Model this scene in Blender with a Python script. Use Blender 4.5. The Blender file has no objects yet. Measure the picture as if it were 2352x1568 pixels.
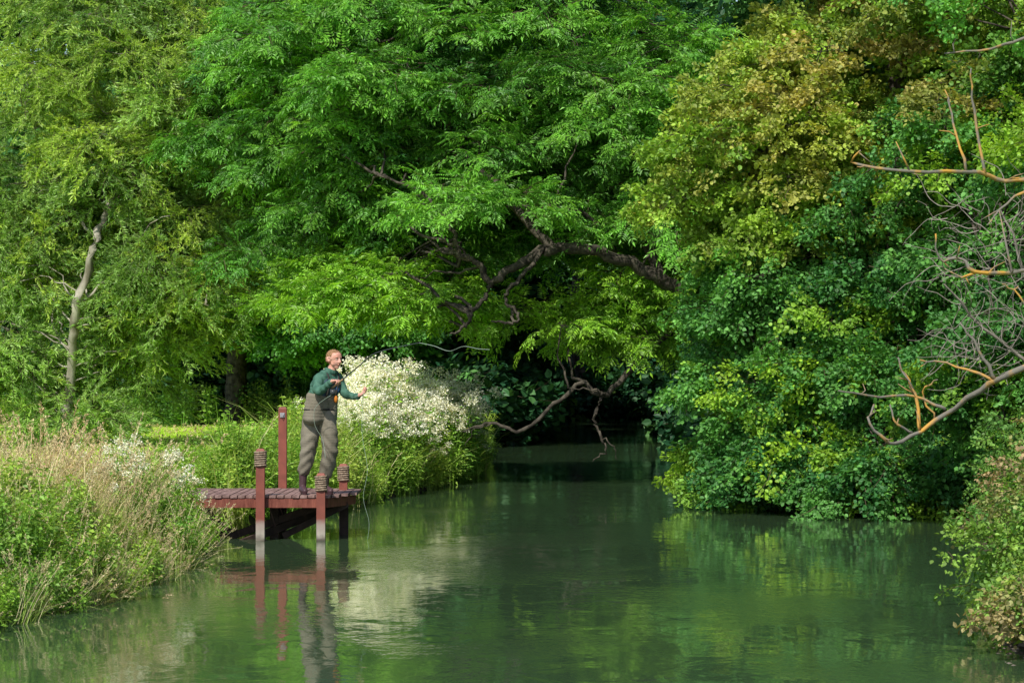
import bpy, math, numpy as np, bmesh
from mathutils import Vector, Matrix
R=np.random.RandomState(7)
sc=bpy.context.scene
sc.view_settings.view_transform='Standard'; sc.view_settings.look='None'; sc.view_settings.exposure=0
def link(o,parent=None):
    sc.collection.objects.link(o)
    if parent: o.parent=parent
    return o
def empty(name,loc=(0,0,0)):
    e=bpy.data.objects.new(name,None); e.location=loc; e.empty_display_size=.2; return link(e)
def adopt(o,par): o.parent=par; o.matrix_parent_inverse=Matrix.Translation(-Vector(par.location)); return o

# ------------------------------------------------------------ materials
def newmat(name):
    m=bpy.data.materials.new(name); m.use_nodes=True; nt=m.node_tree; nt.nodes.clear()
    out=nt.nodes.new('ShaderNodeOutputMaterial'); return m,nt,out
def N(nt,t,**k):
    n=nt.nodes.new(t)
    for a,b in k.items(): setattr(n,a,b)
    return n
def ramp(nt,fac,stops):
    r=N(nt,'ShaderNodeValToRGB'); e=r.color_ramp.elements
    while len(e)<len(stops): e.new(.5)
    for i,(p,c) in enumerate(stops): e[i].position=p; e[i].color=(*c,1)
    nt.links.new(fac,r.inputs[0]); return r.outputs[0]
def simple(name,c1,c2=None,scale=8,rough=.7,bump=0,stretch=(1,1,1),spec=.3,bscale=None,lo=.35,hi=.65):
    m,nt,out=newmat(name); b=N(nt,'ShaderNodeBsdfPrincipled')
    tc=N(nt,'ShaderNodeTexCoord'); mp=N(nt,'ShaderNodeMapping'); mp.inputs['Scale'].default_value=stretch
    nt.links.new(tc.outputs['Object'],mp.inputs[0])
    no=N(nt,'ShaderNodeTexNoise'); no.inputs['Scale'].default_value=scale; no.inputs['Detail'].default_value=6
    nt.links.new(mp.outputs[0],no.inputs['Vector'])
    c=ramp(nt,no.outputs[0],[(lo,c1),(hi,c2 or c1)])
    nt.links.new(c,b.inputs['Base Color']); b.inputs['Roughness'].default_value=rough
    b.inputs['Specular IOR Level'].default_value=spec
    if bump:
        n2=N(nt,'ShaderNodeTexNoise'); n2.inputs['Scale'].default_value=bscale or scale*2; n2.inputs['Detail'].default_value=5
        nt.links.new(mp.outputs[0],n2.inputs['Vector'])
        bp=N(nt,'ShaderNodeBump'); bp.inputs['Strength'].default_value=bump; bp.inputs['Distance'].default_value=.03
        nt.links.new(n2.outputs[0],bp.inputs['Height']); nt.links.new(bp.outputs[0],b.inputs['Normal'])
    nt.links.new(b.outputs[0],out.inputs[0]); return m
def leafmat(name,dark,light,third=None,trans=.4,gloss=.02):
    """leaf colour from per-clump 'tint' (instancer), per-leaf 'lv'; 'hue' blends towards third colour"""
    m,nt,out=newmat(name)
    at=N(nt,'ShaderNodeAttribute',attribute_type='INSTANCER',attribute_name='tint')
    c=ramp(nt,at.outputs['Fac'],[(0,dark),(1,light)])
    if third:
        ah=N(nt,'ShaderNodeAttribute',attribute_type='INSTANCER',attribute_name='hue')
        mx=N(nt,'ShaderNodeMix',data_type='RGBA'); nt.links.new(ah.outputs['Fac'],mx.inputs[0])
        nt.links.new(c,mx.inputs[6]); mx.inputs[7].default_value=(*third,1); c=mx.outputs[2]
    lv=N(nt,'ShaderNodeAttribute',attribute_type='GEOMETRY',attribute_name='lv')
    ma=N(nt,'ShaderNodeMapRange'); ma.inputs[3].default_value=.55; ma.inputs[4].default_value=1.45
    nt.links.new(lv.outputs['Fac'],ma.inputs[0])
    mu=N(nt,'ShaderNodeVectorMath',operation='SCALE'); nt.links.new(c,mu.inputs[0]); nt.links.new(ma.outputs[0],mu.inputs['Scale'])
    d=N(nt,'ShaderNodeBsdfDiffuse'); t=N(nt,'ShaderNodeBsdfTranslucent'); nt.links.new(mu.outputs[0],d.inputs[0])
    ty=N(nt,'ShaderNodeVectorMath',operation='MULTIPLY'); ty.inputs[1].default_value=(1.4,1.3,.6)
    nt.links.new(mu.outputs[0],ty.inputs[0]); nt.links.new(ty.outputs[0],t.inputs[0])
    mx1=N(nt,'ShaderNodeMixShader'); mx1.inputs[0].default_value=trans
    nt.links.new(d.outputs[0],mx1.inputs[1]); nt.links.new(t.outputs[0],mx1.inputs[2])
    g=N(nt,'ShaderNodeBsdfGlossy'); g.inputs['Roughness'].default_value=.5; g.inputs[0].default_value=(.9,1,.9,1)
    mx2=N(nt,'ShaderNodeMixShader'); mx2.inputs[0].default_value=gloss
    nt.links.new(mx1.outputs[0],mx2.inputs[1]); nt.links.new(g.outputs[0],mx2.inputs[2])
    nt.links.new(mx2.outputs[0],out.inputs[0]); return m

M_bark=simple('bark_dark',(.022,.018,.014),(.10,.085,.065),9,.9,.8)
M_twig=simple('twig_brown',(.05,.035,.02),(.09,.07,.04),10,.9)
M_palebark=simple('bark_pale',(.16,.14,.10),(.46,.42,.35),4,.85,.5,(1,1,.5))
M_lichen=simple('bark_lichen',(.17,.155,.13),(.50,.27,.05),5,.9,.5,(1,1,1),lo=.47,hi=.62)
M_greytwig=simple('twig_grey',(.16,.14,.12),(.26,.23,.2),9,.9)
M_ash=leafmat('ash_leaf',(.045,.17,.030),(.19,.47,.060),(.30,.52,.03),.40,.03)
M_maple=leafmat('maple_leaf',(.10,.24,.035),(.34,.53,.06),(.60,.40,.14),.36)
M_haw=leafmat('hawthorn_leaf',(.045,.17,.04),(.18,.44,.08),(.32,.52,.04),.38)
M_willow=leafmat('willow_leaf',(.15,.29,.06),(.40,.60,.15),(.46,.60,.10),.4,.04)
M_back=leafmat('distant_leaf',(.02,.085,.035),(.12,.30,.07),(.26,.42,.06),.3)  # darkened leaf colours stand in for shade on the far foliage
M_herb=leafmat('herb_leaf',(.10,.25,.035),(.33,.56,.07),(.44,.54,.10),.38)
M_blade=leafmat('grass_blade',(.13,.28,.045),(.38,.54,.09),(.62,.56,.27),.38)
M_lawn=leafmat('meadow_blade',(.30,.55,.04),(.52,.76,.07),(.55,.64,.14),.38,.01)
M_seed=leafmat('seed_head',(.50,.44,.25),(.80,.70,.44),(.58,.44,.26),.3,.01)
M_white=leafmat('cream_blossom',(.80,.79,.62),(.90,.89,.78),None,.25,.01)
M_bramble=leafmat('bramble_leaf',(.09,.22,.04),(.27,.45,.07),(.44,.28,.16),.3)

# ------------------------------------------------------------ mesh builder
class MB:
    def __init__(s): s.v=[]; s.f=[]; s.m=[]; s.lv=[]
    def add(s,vs,fs,mat=0,lv=.5):
        o=len(s.v); s.v+= [tuple(x) for x in vs]; s.lv+=[lv]*len(vs)
        for f in fs: s.f.append(tuple(i+o for i in f)); s.m.append(mat)
    def mesh(s,name,mats,smooth=False):
        me=bpy.data.meshes.new(name); me.from_pydata(s.v,[],s.f)
        for m in mats: me.materials.append(m)
        me.polygons.foreach_set('material_index',s.m)
        if smooth: me.polygons.foreach_set('use_smooth',[True]*len(s.f))
        a=me.attributes.new('lv','FLOAT','POINT'); a.data.foreach_set('value',s.lv)
        me.update(); return me
    def obj(s,name,mats,smooth=False,parent=None):
        return link(bpy.data.objects.new(name,s.mesh(name,mats,smooth)),parent)
    def tube(s,pts,rad,sides=6,mat=0,sub=4,jit=0,cap=True):
        P=[Vector(p) for p in pts]; n=len(P); Q=[];W=[]
        if sub>1 and n>2:
            for i in range(n-1):
                p0=P[max(i-1,0)];p1=P[i];p2=P[i+1];p3=P[min(i+2,n-1)]
                for k in range(sub):
                    t=k/sub
                    Q.append(.5*((2*p1)+(p2-p0)*t+(2*p0-5*p1+4*p2-p3)*t*t+(3*p1-p0-3*p2+p3)*t**3))
                    W.append(rad[i]*(1-t)+rad[i+1]*t)
            Q.append(P[-1]);W.append(rad[-1])
        else: Q=P;W=list(rad)
        if jit:
            for i in range(1,len(Q)-1): Q[i]=Q[i]+Vector(R.normal(0,jit,3)); W[i]*=R.uniform(.88,1.12)
        vs=[];up=Vector((.3,.2,1)).normalized()
        for i,q in enumerate(Q):
            d=(Q[min(i+1,len(Q)-1)]-Q[max(i-1,0)]).normalized()
            a=d.cross(up)
            if a.length<1e-3: a=d.cross(Vector((1,0,0)))
            a.normalize(); b=d.cross(a)
            for k in range(sides):
                t=2*math.pi*k/sides; vs.append(q+(a*math.cos(t)+b*math.sin(t))*W[i])
        fs=[]
        for i in range(len(Q)-1):
            for k in range(sides):
                k2=(k+1)%sides; fs.append((i*sides+k,i*sides+k2,(i+1)*sides+k2,(i+1)*sides+k))
        if cap: fs.append(tuple(range(sides))[::-1]); fs.append(tuple((len(Q)-1)*sides+k for k in range(sides)))
        s.add(vs,fs,mat); return Q
    def leaf(s,p,d,n,L,W,mat=0,droop=.15,poly=False):
        p=Vector(p); d=Vector(d).normalized(); n=Vector(n); sd=n.cross(d)
        if sd.length<1e-4: sd=Vector((0,1,0))
        sd.normalize(); n=d.cross(sd); lv=R.rand()
        if poly:
            vs=[p,p+d*.15*L+sd*W*.45,p+d*.55*L+sd*W*.55,p+d*L-n*droop*L,p+d*.55*L-sd*W*.55,p+d*.15*L-sd*W*.45]
            s.add(vs,[(0,1,2,3),(0,3,4,5)],mat,lv)
        else:
            vs=[p,p+d*.42*L+sd*W*.5+n*.06*L,p+d*L-n*droop*L,p+d*.42*L-sd*W*.5+n*.06*L]
            s.add(vs,[(0,1,2),(0,2,3)],mat,lv)
    def box(s,c,size,rotz=0,mat=0,taper=1):
        x,y,z=size; vs=[]
        for dz,t in((-z/2,1),(z/2,taper)):
            for dx,dy in((-1,-1),(1,-1),(1,1),(-1,1)):
                px=dx*x/2*t;py=dy*y/2*t
                vs.append((c[0]+px*math.cos(rotz)-py*math.sin(rotz),c[1]+px*math.sin(rotz)+py*math.cos(rotz),c[2]+dz))
        s.add(vs,[(3,2,1,0),(4,5,6,7),(0,1,5,4),(1,2,6,5),(2,3,7,6),(3,0,4,7)],mat,R.rand())
def rn(s=1): return Vector(R.normal(0,s,3))

# ------------------------------------------------------------ fisherman
O=Vector((-2.385,35.22,.551)); man=empty('fisherman',O)
sph=[]
def cap(p,q,r0,r1,g,n=None):
    p=Vector(p);q=Vector(q); n=n or max(3,int((q-p).length/min(r0,r1)/.35)+1)
    for k in range(n+1):
        t=k/n; sph.append((p.lerp(q,t),(r0+(r1-r0)*t,)*3,g))
def chain(ps,rs,g):
    for i in range(len(ps)-1): cap(ps[i],ps[i+1],rs[i],rs[i+1],g)
W,BO,J,SK,HR,VE=0,1,2,3,4,5
chain([(-.085,.03,.95),(-.115,.0,.72),(-.135,-.02,.54),(-.165,.0,.38),(-.195,.01,.29)],[.122,.112,.094,.089,.080],W)
chain([(-.20,.01,.27),(-.205,.0,.1)],[.055,.048],BO); chain([(-.205,.01,.06),(-.185,-.09,.055),(-.165,-.17,.04)],[.052,.048,.036],BO); sph.append((Vector((-.208,.04,.045)),(.045,.045,.04),BO))
chain([(.09,-.01,.95),(.125,-.05,.74),(.135,-.07,.54),(.11,-.03,.38),(.085,.0,.27)],[.122,.112,.096,.092,.082],W)
chain([(.08,.0,.27),(.07,.01,.1)],[.055,.048],BO); chain([(.07,.01,.06),(.11,-.07,.055),(.15,-.14,.04)],[.052,.048,.036],BO)
chain([(-.205,.01,.012),(-.165,-.17,.012)],[.03,.03],BO); chain([(.07,.01,.012),(.15,-.14,.012)],[.03,.03],BO)
f=Vector((.75,-.66,0)); sa=Vector((-.66,-.75,0))
def tor(c,w,dp,hz,g):
    for k in np.linspace(-1,1,7): sph.append((Vector(c)+sa*w*k*.5,(dp,dp,hz),g))
for z_ in np.linspace(.93,1.20,8): tor((.0+(z_-.93)*.13,0,z_),.21-.06*(z_-.93),.142-.05*(z_-.93),.085,W)
for z_,w_,d_ in ((1.22,.19,.115),(1.26,.20,.115),(1.30,.21,.115),(1.34,.23,.113),(1.375,.24,.108),(1.41,.25,.098),(1.44,.24,.082),(1.465,.18,.065)): tor((.035+(z_-1.2)*.33,0,z_),w_,d_,.07,J)
cap((.13,0,1.45),(.170,-.012,1.58),.060,.054,SK)
for k in range(16):
    a=k/16*6.283; sph.append((Vector((.14+.060*math.cos(a),.060*math.sin(a),1.515-.014*math.cos(a))),(.02,.02,.035),J))
Sr=Vector((.115,0,1.425))+sa*.165; Sl=Vector((.115,0,1.425))-sa*.165
chain([Sr,(-.01,-.28,1.29),(.03,-.35,1.27),(.13,-.42,1.35),(.165,-.45,1.38)],[.070,.058,.054,.045,.043],J)
chain([Sl,(.30,.06,1.26),(.34,.0,1.225),(.45,-.11,1.205),(.485,-.15,1.21)],[.070,.058,.053,.043,.041],J)
def hand(wr,dr,pn,side,curl,s=1.0):
    dr=Vector(dr).normalized(); pn=Vector(pn); pn=(pn-dr*pn.dot(dr)).normalized(); ac=dr.cross(pn)*side
    wr=Vector(wr); chain([wr-dr*.03,wr+dr*.02],[.026,.026],SK)
    for k in(-1,-.33,.33,1): chain([wr+dr*.015+ac*.018*k,wr+dr*.085+ac*.030*k],[.017,.0135],SK)
    for k,L in zip((-1,-.33,.33,1),(.060,.074,.080,.070)):
        p=wr+dr*.088+ac*.031*k; d=dr; ang=0; r=.0098
        for seg,c_ in((.45,curl[0]),(.32,curl[1]),(.23,curl[2])):
            ang+=c_; d=dr*math.cos(ang)+pn*math.sin(ang); q=p+d*L*seg*s; chain([p,q],[r,r*.92],SK); p=q; r*=.92
    p=wr+dr*.03+ac*.03; q=p+(ac*.8+dr*.6+pn*.35).normalized()*.042; e=q+(dr*.8+pn*.75+ac*.05).normalized()*.034; chain([p,q,e],[.016,.012,.0095],SK)
hand((.185,-.462,1.392),(.75,-.5,.15),(.1,-.1,-1),1,(1.1,1.2,.7))
hand((.505,-.168,1.22),(.8,-.3,.45),(-.2,-.3,1),-1,(.6,.9,.6))
hc=Vector((.188,-.02,1.665)); hf=Vector((.66,-.74,-.10)).normalized(); hr=hf.cross(Vector((0,0,1))).normalized(); hu=hr.cross(hf); HS=1.09
def hp(a,b_,c_): return hc+(hf*a+hr*b_+hu*c_)*HS
def hs(a,b_,c_,r,g,rz=None): sph.append((hp(a,b_,c_),(r*HS,r*HS,(rz or r)*HS),g))
hs(-.018,0,.028,.084,HR,.080); hs(.02,0,.028,.071,SK,.074); hs(.030,0,-.02,.060,SK,.07)
for b_ in(-.028,.028): hs(.03,b_,-.045,.036,SK); hs(.050,b_,-.014,.026,SK); hs(-.03,b_*1.5,.0,.05,HR)
hs(.058,0,-.088,.021,SK); hs(.045,0,-.075,.034,SK); hs(.076,0,.028,.018,SK); hs(.072,.025,.03,.017,SK); hs(.072,-.025,.03,.017,SK)
for k in range(6): hs(.087+.0045*k,0,.016-.0078*k,.0085+.0010*k,SK)
for b_ in(-.011,.011): hs(.099,b_,-.026,.0085,SK)
hs(.087,0,-.048,.012,SK,.007); hs(.084,0,-.058,.013,SK,.008)
for sg in(-1,1):
    for k in range(8):
        a=k/7*3.6-1.3; hs(-.004-.012*math.cos(a),sg*.080,.002+.024*math.sin(a),.009,SK)
    hs(-.002,sg*.074,-.018,.011,SK)
for z_ in (1.23,1.28,1.33,1.38):
    for k in np.linspace(-1,1,5): sph.append((Vector((.035+(z_-1.2)*.33,0,z_))+f*.055+sa*.095*k,(.07,.07,.06),VE))
bm=bmesh.new()
for p,r3,g in sph:
    rad=max(r3); bmesh.ops.create_icosphere(bm,subdivisions=2 if rad<.06 else 3,radius=1,matrix=Matrix.Translation(p)@Matrix.Diagonal((*r3,1)))
src=bpy.data.meshes.new('src'); bm.to_mesh(src); bm.free(); so=link(bpy.data.objects.new('src',src))
rm=so.modifiers.new('r','REMESH'); rm.mode='VOXEL'; rm.voxel_size=.005; rm.use_smooth_shade=True
sm=so.modifiers.new('s','SMOOTH'); sm.factor=.5; sm.iterations=6
dg=bpy.context.evaluated_depsgraph_get(); body=bpy.data.meshes.new_from_object(so.evaluated_get(dg)); bpy.data.objects.remove(so)
nv=len(body.vertices); co=np.empty(nv*3); body.vertices.foreach_get('co',co); co=co.reshape(-1,3)
no_=np.empty(nv*3); body.vertices.foreach_get('normal',no_); no_=no_.reshape(-1,3)
C=np.array([list(p) for p,_,_ in sph],dtype=np.float32); RR=np.array([r for _,r,_ in sph],dtype=np.float32); G=np.array([g for *_,g in sph])
lab=np.empty(nv,int); RM=RR.min(axis=1)[None]
for s0 in range(0,nv,4000):
    q=(co[s0:s0+4000].astype(np.float32)[:,None,:]-C[None])/RR[None]
    d=np.sqrt((q*q).sum(-1)); lab[s0:s0+4000]=G[np.argmin((d-1)*RM,axis=1)]
hl=(co-np.array(hc))/HS; A=hl@np.array(hf); Bq=hl@np.array(hr); U=hl@np.array(hu)
hd=(co[:,2]>1.555)&(np.linalg.norm(hl,axis=1)<.16)&((lab==SK)|(lab==HR))
hair=hd&(((A<.03)&(U>.0)&(A+.5*U<.075))|((U>.078)&(A<.062))|((A<-.03)&(U>-.05)))&~((np.abs(Bq)>.068)&(U<.032)&(A>-.03))
lab[hd]=SK; lab[hair]=HR
z=co[:,2]; disp=np.zeros(nv); wm=(lab==W)
disp+=wm*(.006*np.sin(z*48+5*np.sin(co[:,0]*11+co[:,1]*9)+3*np.sin(co[:,1]*17))*np.clip((1.0-z)*2.2,.1,1)+.006*np.sin(np.arctan2(co[:,1],co[:,0])*5+z*6))
disp+=(lab==J)*(.004*np.sin(z*40+co[:,0]*50+4*np.sin(co[:,1]*20)))
disp+=(lab==HR)*(.005+.003*np.sin(co[:,0]*200)*np.sin(co[:,2]*160))
co=co+no_*disp[:,None]; co[:,2]=np.maximum(co[:,2],.0)
body.vertices.foreach_set('co',co.ravel())
M_w=simple('wader_cloth',(.14,.122,.09),(.22,.195,.15),5,.85,.4,(1,1,.5),bscale=14); M_bo=simple('boot_rubber',(.045,.022,.028),(.08,.042,.048),8,.45)
M_j=simple('jacket_cloth',(.035,.10,.07),(.07,.17,.12),9,.75,.4); M_sk=simple('skin',(.56,.26,.19),(.70,.38,.30),14,.5); M_hr=simple('hair_ginger',(.20,.10,.045),(.36,.20,.10),60,.8,.6)
M_ve=simple('vest_cloth',(.02,.04,.06),(.045,.075,.11),14,.7,.3)
for m in(M_w,M_bo,M_j,M_sk,M_hr,M_ve): body.materials.append(m)
nf=len(body.polygons); ls=np.empty(nf,int); body.polygons.foreach_get('loop_start',ls); lv=np.empty(len(body.loops),int); body.loops.foreach_get('vertex_index',lv)
body.polygons.foreach_set('material_index',lab[lv[ls]]); body.polygons.foreach_set('use_smooth',[True]*nf); body.update()
bo=link(bpy.data.objects.new('body_and_clothes',body),man)
mb=MB()
def ball(mb,c,r,mat=0,s=(1,1,1)):
    b2=bmesh.new(); bmesh.ops.create_icosphere(b2,subdivisions=2,radius=r); vs=[(c[0]+v.co.x*s[0],c[1]+v.co.y*s[1],c[2]+v.co.z*s[2]) for v in b2.verts]
    mb.add(vs,[tuple(v.index for v in fc.verts) for fc in b2.faces],mat); b2.free()
for sg in(-1,1):
    ball(mb,hp(.073,sg*.029,.006),.0115,0,(1,1,.7)); ball(mb,hp(.081,sg*.029,.006),.006,1)
    mb.tube([hp(.087,sg*.012,.024),hp(.088,sg*.03,.029),hp(.074,sg*.047,.022)],[.003,.0045,.002],4,3,2)
mb.tube([hp(.090,-.022,-.0525),hp(.097,0,-.0515),hp(.090,.022,-.0525)],[.002,.0035,.002],4,2,2)
mb.obj('face_details',[simple('eye_white',(.6,.58,.55),None),simple('iris',(.03,.03,.03),None),simple('lips',(.32,.10,.09),None),M_hr],True,man)
mb=MB(); belt=[]
for k in range(25):
    a=k/24*6.283; belt.append(Vector((.012,0,1.045))+f*.142*math.cos(a)+sa*.240*math.sin(a)*.98)
mb.tube(belt,[.012]*25,6,0,1)
for sg in(-1,1):
    mb.tube([Vector((.05,0,1.2))+f*.128+sa*.07*sg,Vector((.09,0,1.36))+f*.128+sa*.08*sg,Vector((.12,0,1.47))+f*.07+sa*.09*sg,Vector((.12,0,1.492))+sa*.1*sg,Vector((.08,0,1.36))-f*.118+sa*.08*sg],[.012]*5,5,0,3)
ball(mb,Vector((.05,0,1.17))+f*.14-sa*.08,.03,1,(.8,.8,1.6)); ball(mb,Vector((.06,0,1.29))+f*.13-sa*.1,.03,2,(.9,.9,1.5))
mb.obj('straps_and_pouches',[simple('strap',(.03,.028,.025),None),simple('orange_tag',(.5,.17,.02),None),simple('blue_pouch',(.03,.09,.22),None)],True,man)
# rod and line
H0=O+Vector((.265,-.517,1.373)); rod=empty('fly_fishing_rod',H0)
def rch(mb,name,mats): adopt(mb.obj(name,mats,True),rod)
tip=Vector((-1.08,33.1,2.40)); dr=(Vector((-1.6,34.0,2.30))-H0).normalized()
mb=MB(); mb.tube([H0-dr*.16,H0-dr*.02,H0+dr*.12],[.012,.014,.011],8,0,3); rch(mb,'cork_grip',[simple('cork',(.3,.19,.1),(.4,.27,.16),30,.9)])
mb=MB(); mb.tube([H0+dr*.1,H0+dr*.5+Vector((0,0,.01)),Vector((-1.62,34.05,2.29)),tip],[.0085,.008,.0065,.004],6,0,5)
mb.tube([H0-dr*.13+Vector((-.03,0,-.06)),H0-dr*.13+Vector((.03,0,-.06))],[.04,.04],14,0,1); mb.tube([H0-dr*.13,H0-dr*.13+Vector((0,0,-.04))],[.006,.006],5,0,1); rch(mb,'blank_and_reel',[simple('rod_black',(.05,.055,.06),None,5,.3)])
mb=MB(); mb.tube([tip,(-.9,32.9,2.36),(-.72,32.6,2.3),(-.55,32.2,2.35),(-.38,31.8,2.32),(-.25,31.6,2.31)],[.0028]*6,4,0,6)
mb.tube([H0-dr*.1+Vector((0,0,-.09)),O+Vector((.1,-.42,1.18)),O+Vector((-.03,-.36,1.06)),O+Vector((-.03,-.33,.85)),O+Vector((.06,-.3,.68)),O+Vector((.1,-.35,.45))],[.0025]*6,4,0,5)
hl_=O+Vector((.56,-.235,1.27))
mb.tube([H0+dr*.15,H0.lerp(hl_,.5)+Vector((0,0,-.12)),hl_],[.002]*3,4,0,6)
mb.tube([hl_,hl_+Vector((-.02,0,-.5)),hl_+Vector((.05,-.05,-.95)),hl_+Vector((.0,-.05,-1.3)),hl_+Vector((.07,-.05,-1.6)),hl_+Vector((.05,-.05,-1.83))],[.002]*6,4,0,5)
rch(mb,'fly_line',[simple('line_pale',(.35,.44,.35),None,5,.5)])

# ------------------------------------------------------------ twig prototypes (asset collections, only instanced)
def coll(name,meshes):
    c=bpy.data.collections.new(name)
    for i,me in enumerate(meshes): c.objects.link(bpy.data.objects.new('%s_%d'%(name,i),me))
    return c
def ash_twig():
    b=MB(); L=.42
    st=[Vector((0,0,0)),Vector((L*.5,R.normal(0,.02),.03)),Vector((L,R.normal(0,.04),0))]
    b.tube(st,[.007,.005,.003],3,1,2)
    spots=[(.25,1),(.3,-1),(.6,1),(.65,-1),(.95,.6),(.95,-.6),(1,0)]
    for t,sg in spots:
        p=st[0]*(1-t)**2+st[1]*2*t*(1-t)+st[2]*t*t
        ang=sg*R.uniform(.7,1.15); d=Vector((math.cos(ang),math.sin(ang),R.uniform(-.15,.45))).normalized()
        n=(Vector((0,0,1))+rn(.25)).normalized(); RL=R.uniform(.2,.3); sag=R.uniform(.1,.35)
        prs=5
        for k in range(prs+1):
            u=(k+1)/(prs+1); q=p+d*RL*u-Vector((0,0,1))*sag*RL*u*u
            dd=(d-Vector((0,0,1))*sag*2*u).normalized(); sd=n.cross(dd).normalized()
            if k==prs: b.leaf(q,dd,n+rn(.2),.095,.034)
            else:
                for g in(1,-1): b.leaf(q,dd*.55+sd*g,n+rn(.3),R.uniform(.075,.10),.033,droop=.25)
    return b.mesh('ash_twig',[M_ash,M_twig])
def willow_twig():
    b=MB(); L=.7; st=[Vector((0,0,0)),Vector((L*.5,R.normal(0,.04),.04)),Vector((L,R.normal(0,.08),-.16))]
    b.tube(st,[.006,.004,.002],3,1,2)
    for k in range(52):
        t=R.uniform(.05,1); p=st[0]*(1-t)**2+st[1]*2*t*(1-t)+st[2]*t*t
        a=R.choice([-1,1])*R.uniform(.3,.9); d=Vector((math.cos(a),math.sin(a),R.normal(0,.35)))
        b.leaf(p,d,rn(),R.uniform(.08,.13),.020,droop=.2)
    for j in range(3):
        t=.3+.25*j; p=st[0]*(1-t)**2+st[1]*2*t*(1-t)+st[2]*t*t; sg=R.choice([-1,1]); d=Vector((.8,sg*.6,R.normal(0,.3))).normalized()
        for k in range(16):
            b.leaf(p+d*.3*R.rand(),d+rn(.5),rn(),R.uniform(.07,.11),.019)
    return b.mesh('willow_twig',[M_willow,M_twig])
def leafy_twig(mat,n=60,L=.4,ll=.06,lw=.05,wid=.16):
    b=MB(); b.tube([(0,0,0),(L*.5,R.normal(0,.03),.03),(L,R.normal(0,.05),0)],[.006,.004,.002],3,1,2)
    for k in range(n):
        x=R.uniform(.1,1.05)*L; w=wid*(1-.5*x/L)
        p=Vector((x,R.normal(0,w*.7),R.normal(0,.04)))
        d=Vector((.5,p.y*6,R.normal(0,.3)))+rn(.4)
        b.leaf(p,d,Vector((0,0,1))+rn(.45),ll*R.uniform(.7,1.25),lw*R.uniform(.8,1.1),poly=True)
    return b.mesh('twig',[mat,M_twig])
C_ash=coll('ash_twigs',[ash_twig() for _ in range(6)])
C_wil=coll('willow_twigs',[willow_twig() for _ in range(6)])
C_map=coll('maple_twigs',[leafy_twig(M_maple,68) for _ in range(5)])
C_haw=coll('hawthorn_twigs',[leafy_twig(M_haw,70,.42,.06,.045) for _ in range(5)])
C_back=coll('distant_twigs',[leafy_twig(M_back,60,.5,.09,.065,.22) for _ in range(5)])
C_bram=coll('bramble_twigs',[leafy_twig(M_bramble,40,.4,.06,.045) for _ in range(4)])
def tuft(nb,h,spread,mat,seed=0,w=.008,seedsize=.012):
    b=MB()
    for k in range(nb):
        a=R.uniform(0,6.283); r=R.rand()*spread*.35; p=Vector((r*math.cos(a),r*math.sin(a),0))
        hh=h*R.uniform(.4,1.15); ln=spread*R.uniform(.2,1.1)*hh/h; a2=a+R.normal(0,.6); o=Vector((math.cos(a2),math.sin(a2),0))
        sd=Vector((-math.sin(a2),math.cos(a2),0)); sd=(sd+rn(.3)).normalized()
        pts=[]
        isseed=R.rand()<seed
        ss=4
        for j in range(ss+1):
            t=j/ss; c=p+o*ln*t**2.2+Vector((0,0,hh*(t-(.25 if not isseed else .07)*t**3)))
            ww=w*(1-t)**.6 if not isseed else w*.4
            pts+= [c-sd*ww*.5,c+sd*ww*.5]
        b.add(pts,[(2*j,2*j+1,2*j+3,2*j+2) for j in range(ss)],2 if isseed else 0,R.rand())
        if isseed:
            tip=c; L=R.uniform(.1,.2)*min(h,1)
            for q in range(14):
                u=q/14; pp=tip+Vector((0,0,1))*(-.3*L+L*u*.8)+o*L*.5*u*u
                b.leaf(pp+rn(.006),o*.3+Vector((0,0,1))+rn(.5),rn(),seedsize*2.6,seedsize,mat=2)
    return b.mesh('tuft',[mat,M_twig,M_seed])
def herb(h,nl=60,ll=.09,lw=.03,flower=0,mat=M_herb,conic=False):
    b=MB()
    for s in range(3):
        a=R.uniform(0,6.28); ln=R.uniform(0,.22)*h; hh=h*R.uniform(.75,1.05)
        top=Vector((ln*math.cos(a),ln*math.sin(a),hh)); base=Vector((.05*math.cos(a),.05*math.sin(a),0))
        mid=(base+top)/2+Vector((0,0,.04))
        b.tube([base,mid,top],[.006,.005,.003],3,0,2)
        for k in range(nl//3):
            t=R.uniform(.12,1)**.8; p=base*(1-t)+top*t; aa=R.uniform(0,6.28)
            wd=1 if not conic else 1.4*(1.05-t)
            d=Vector((math.cos(aa),math.sin(aa),R.uniform(-.2,.6)))
            q=p+d*R.uniform(0,.09)*wd
            b.leaf(q,d,Vector((0,0,1))+rn(.5),ll*R.uniform(.7,1.3)*(1.1-.5*t),lw,droop=.3)
        if flower:
            for c in range(4):
                cc=top+Vector((R.normal(0,.045),R.normal(0,.045),R.uniform(-.08,.07)))
                for q in range(26):
                    b.leaf(cc+Vector((R.normal(0,.03),R.normal(0,.03),R.normal(0,.022))),rn(),rn(),.026,.024,mat=1,poly=False)
    return b.mesh('herb',[mat,M_white])
C_tall=coll('tall_grass_tufts',[tuft(26,1.0,.6,M_blade,.30,.012,.014) for _ in range(6)])
C_green=coll('green_grass_tufts',[tuft(28,.9,.7,M_blade,.05,.014) for _ in range(4)])
C_short=coll('meadow_tufts',[tuft(26,.12,.2,M_lawn,.02,.014) for _ in range(5)])
C_herb=coll('herb_plants',[herb(.9,75) for _ in range(5)])
C_nettle=coll('nettle_plants',[herb(.75,90,.085,.045) for _ in range(4)])
C_flow=coll('meadowsweet_plants',[herb(1.15,66,.1,.035,1) for _ in range(5)])
C_spire=coll('spire_plants',[herb(1.6,150,.12,.03,0,M_herb,True) for _ in range(3)])

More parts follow.
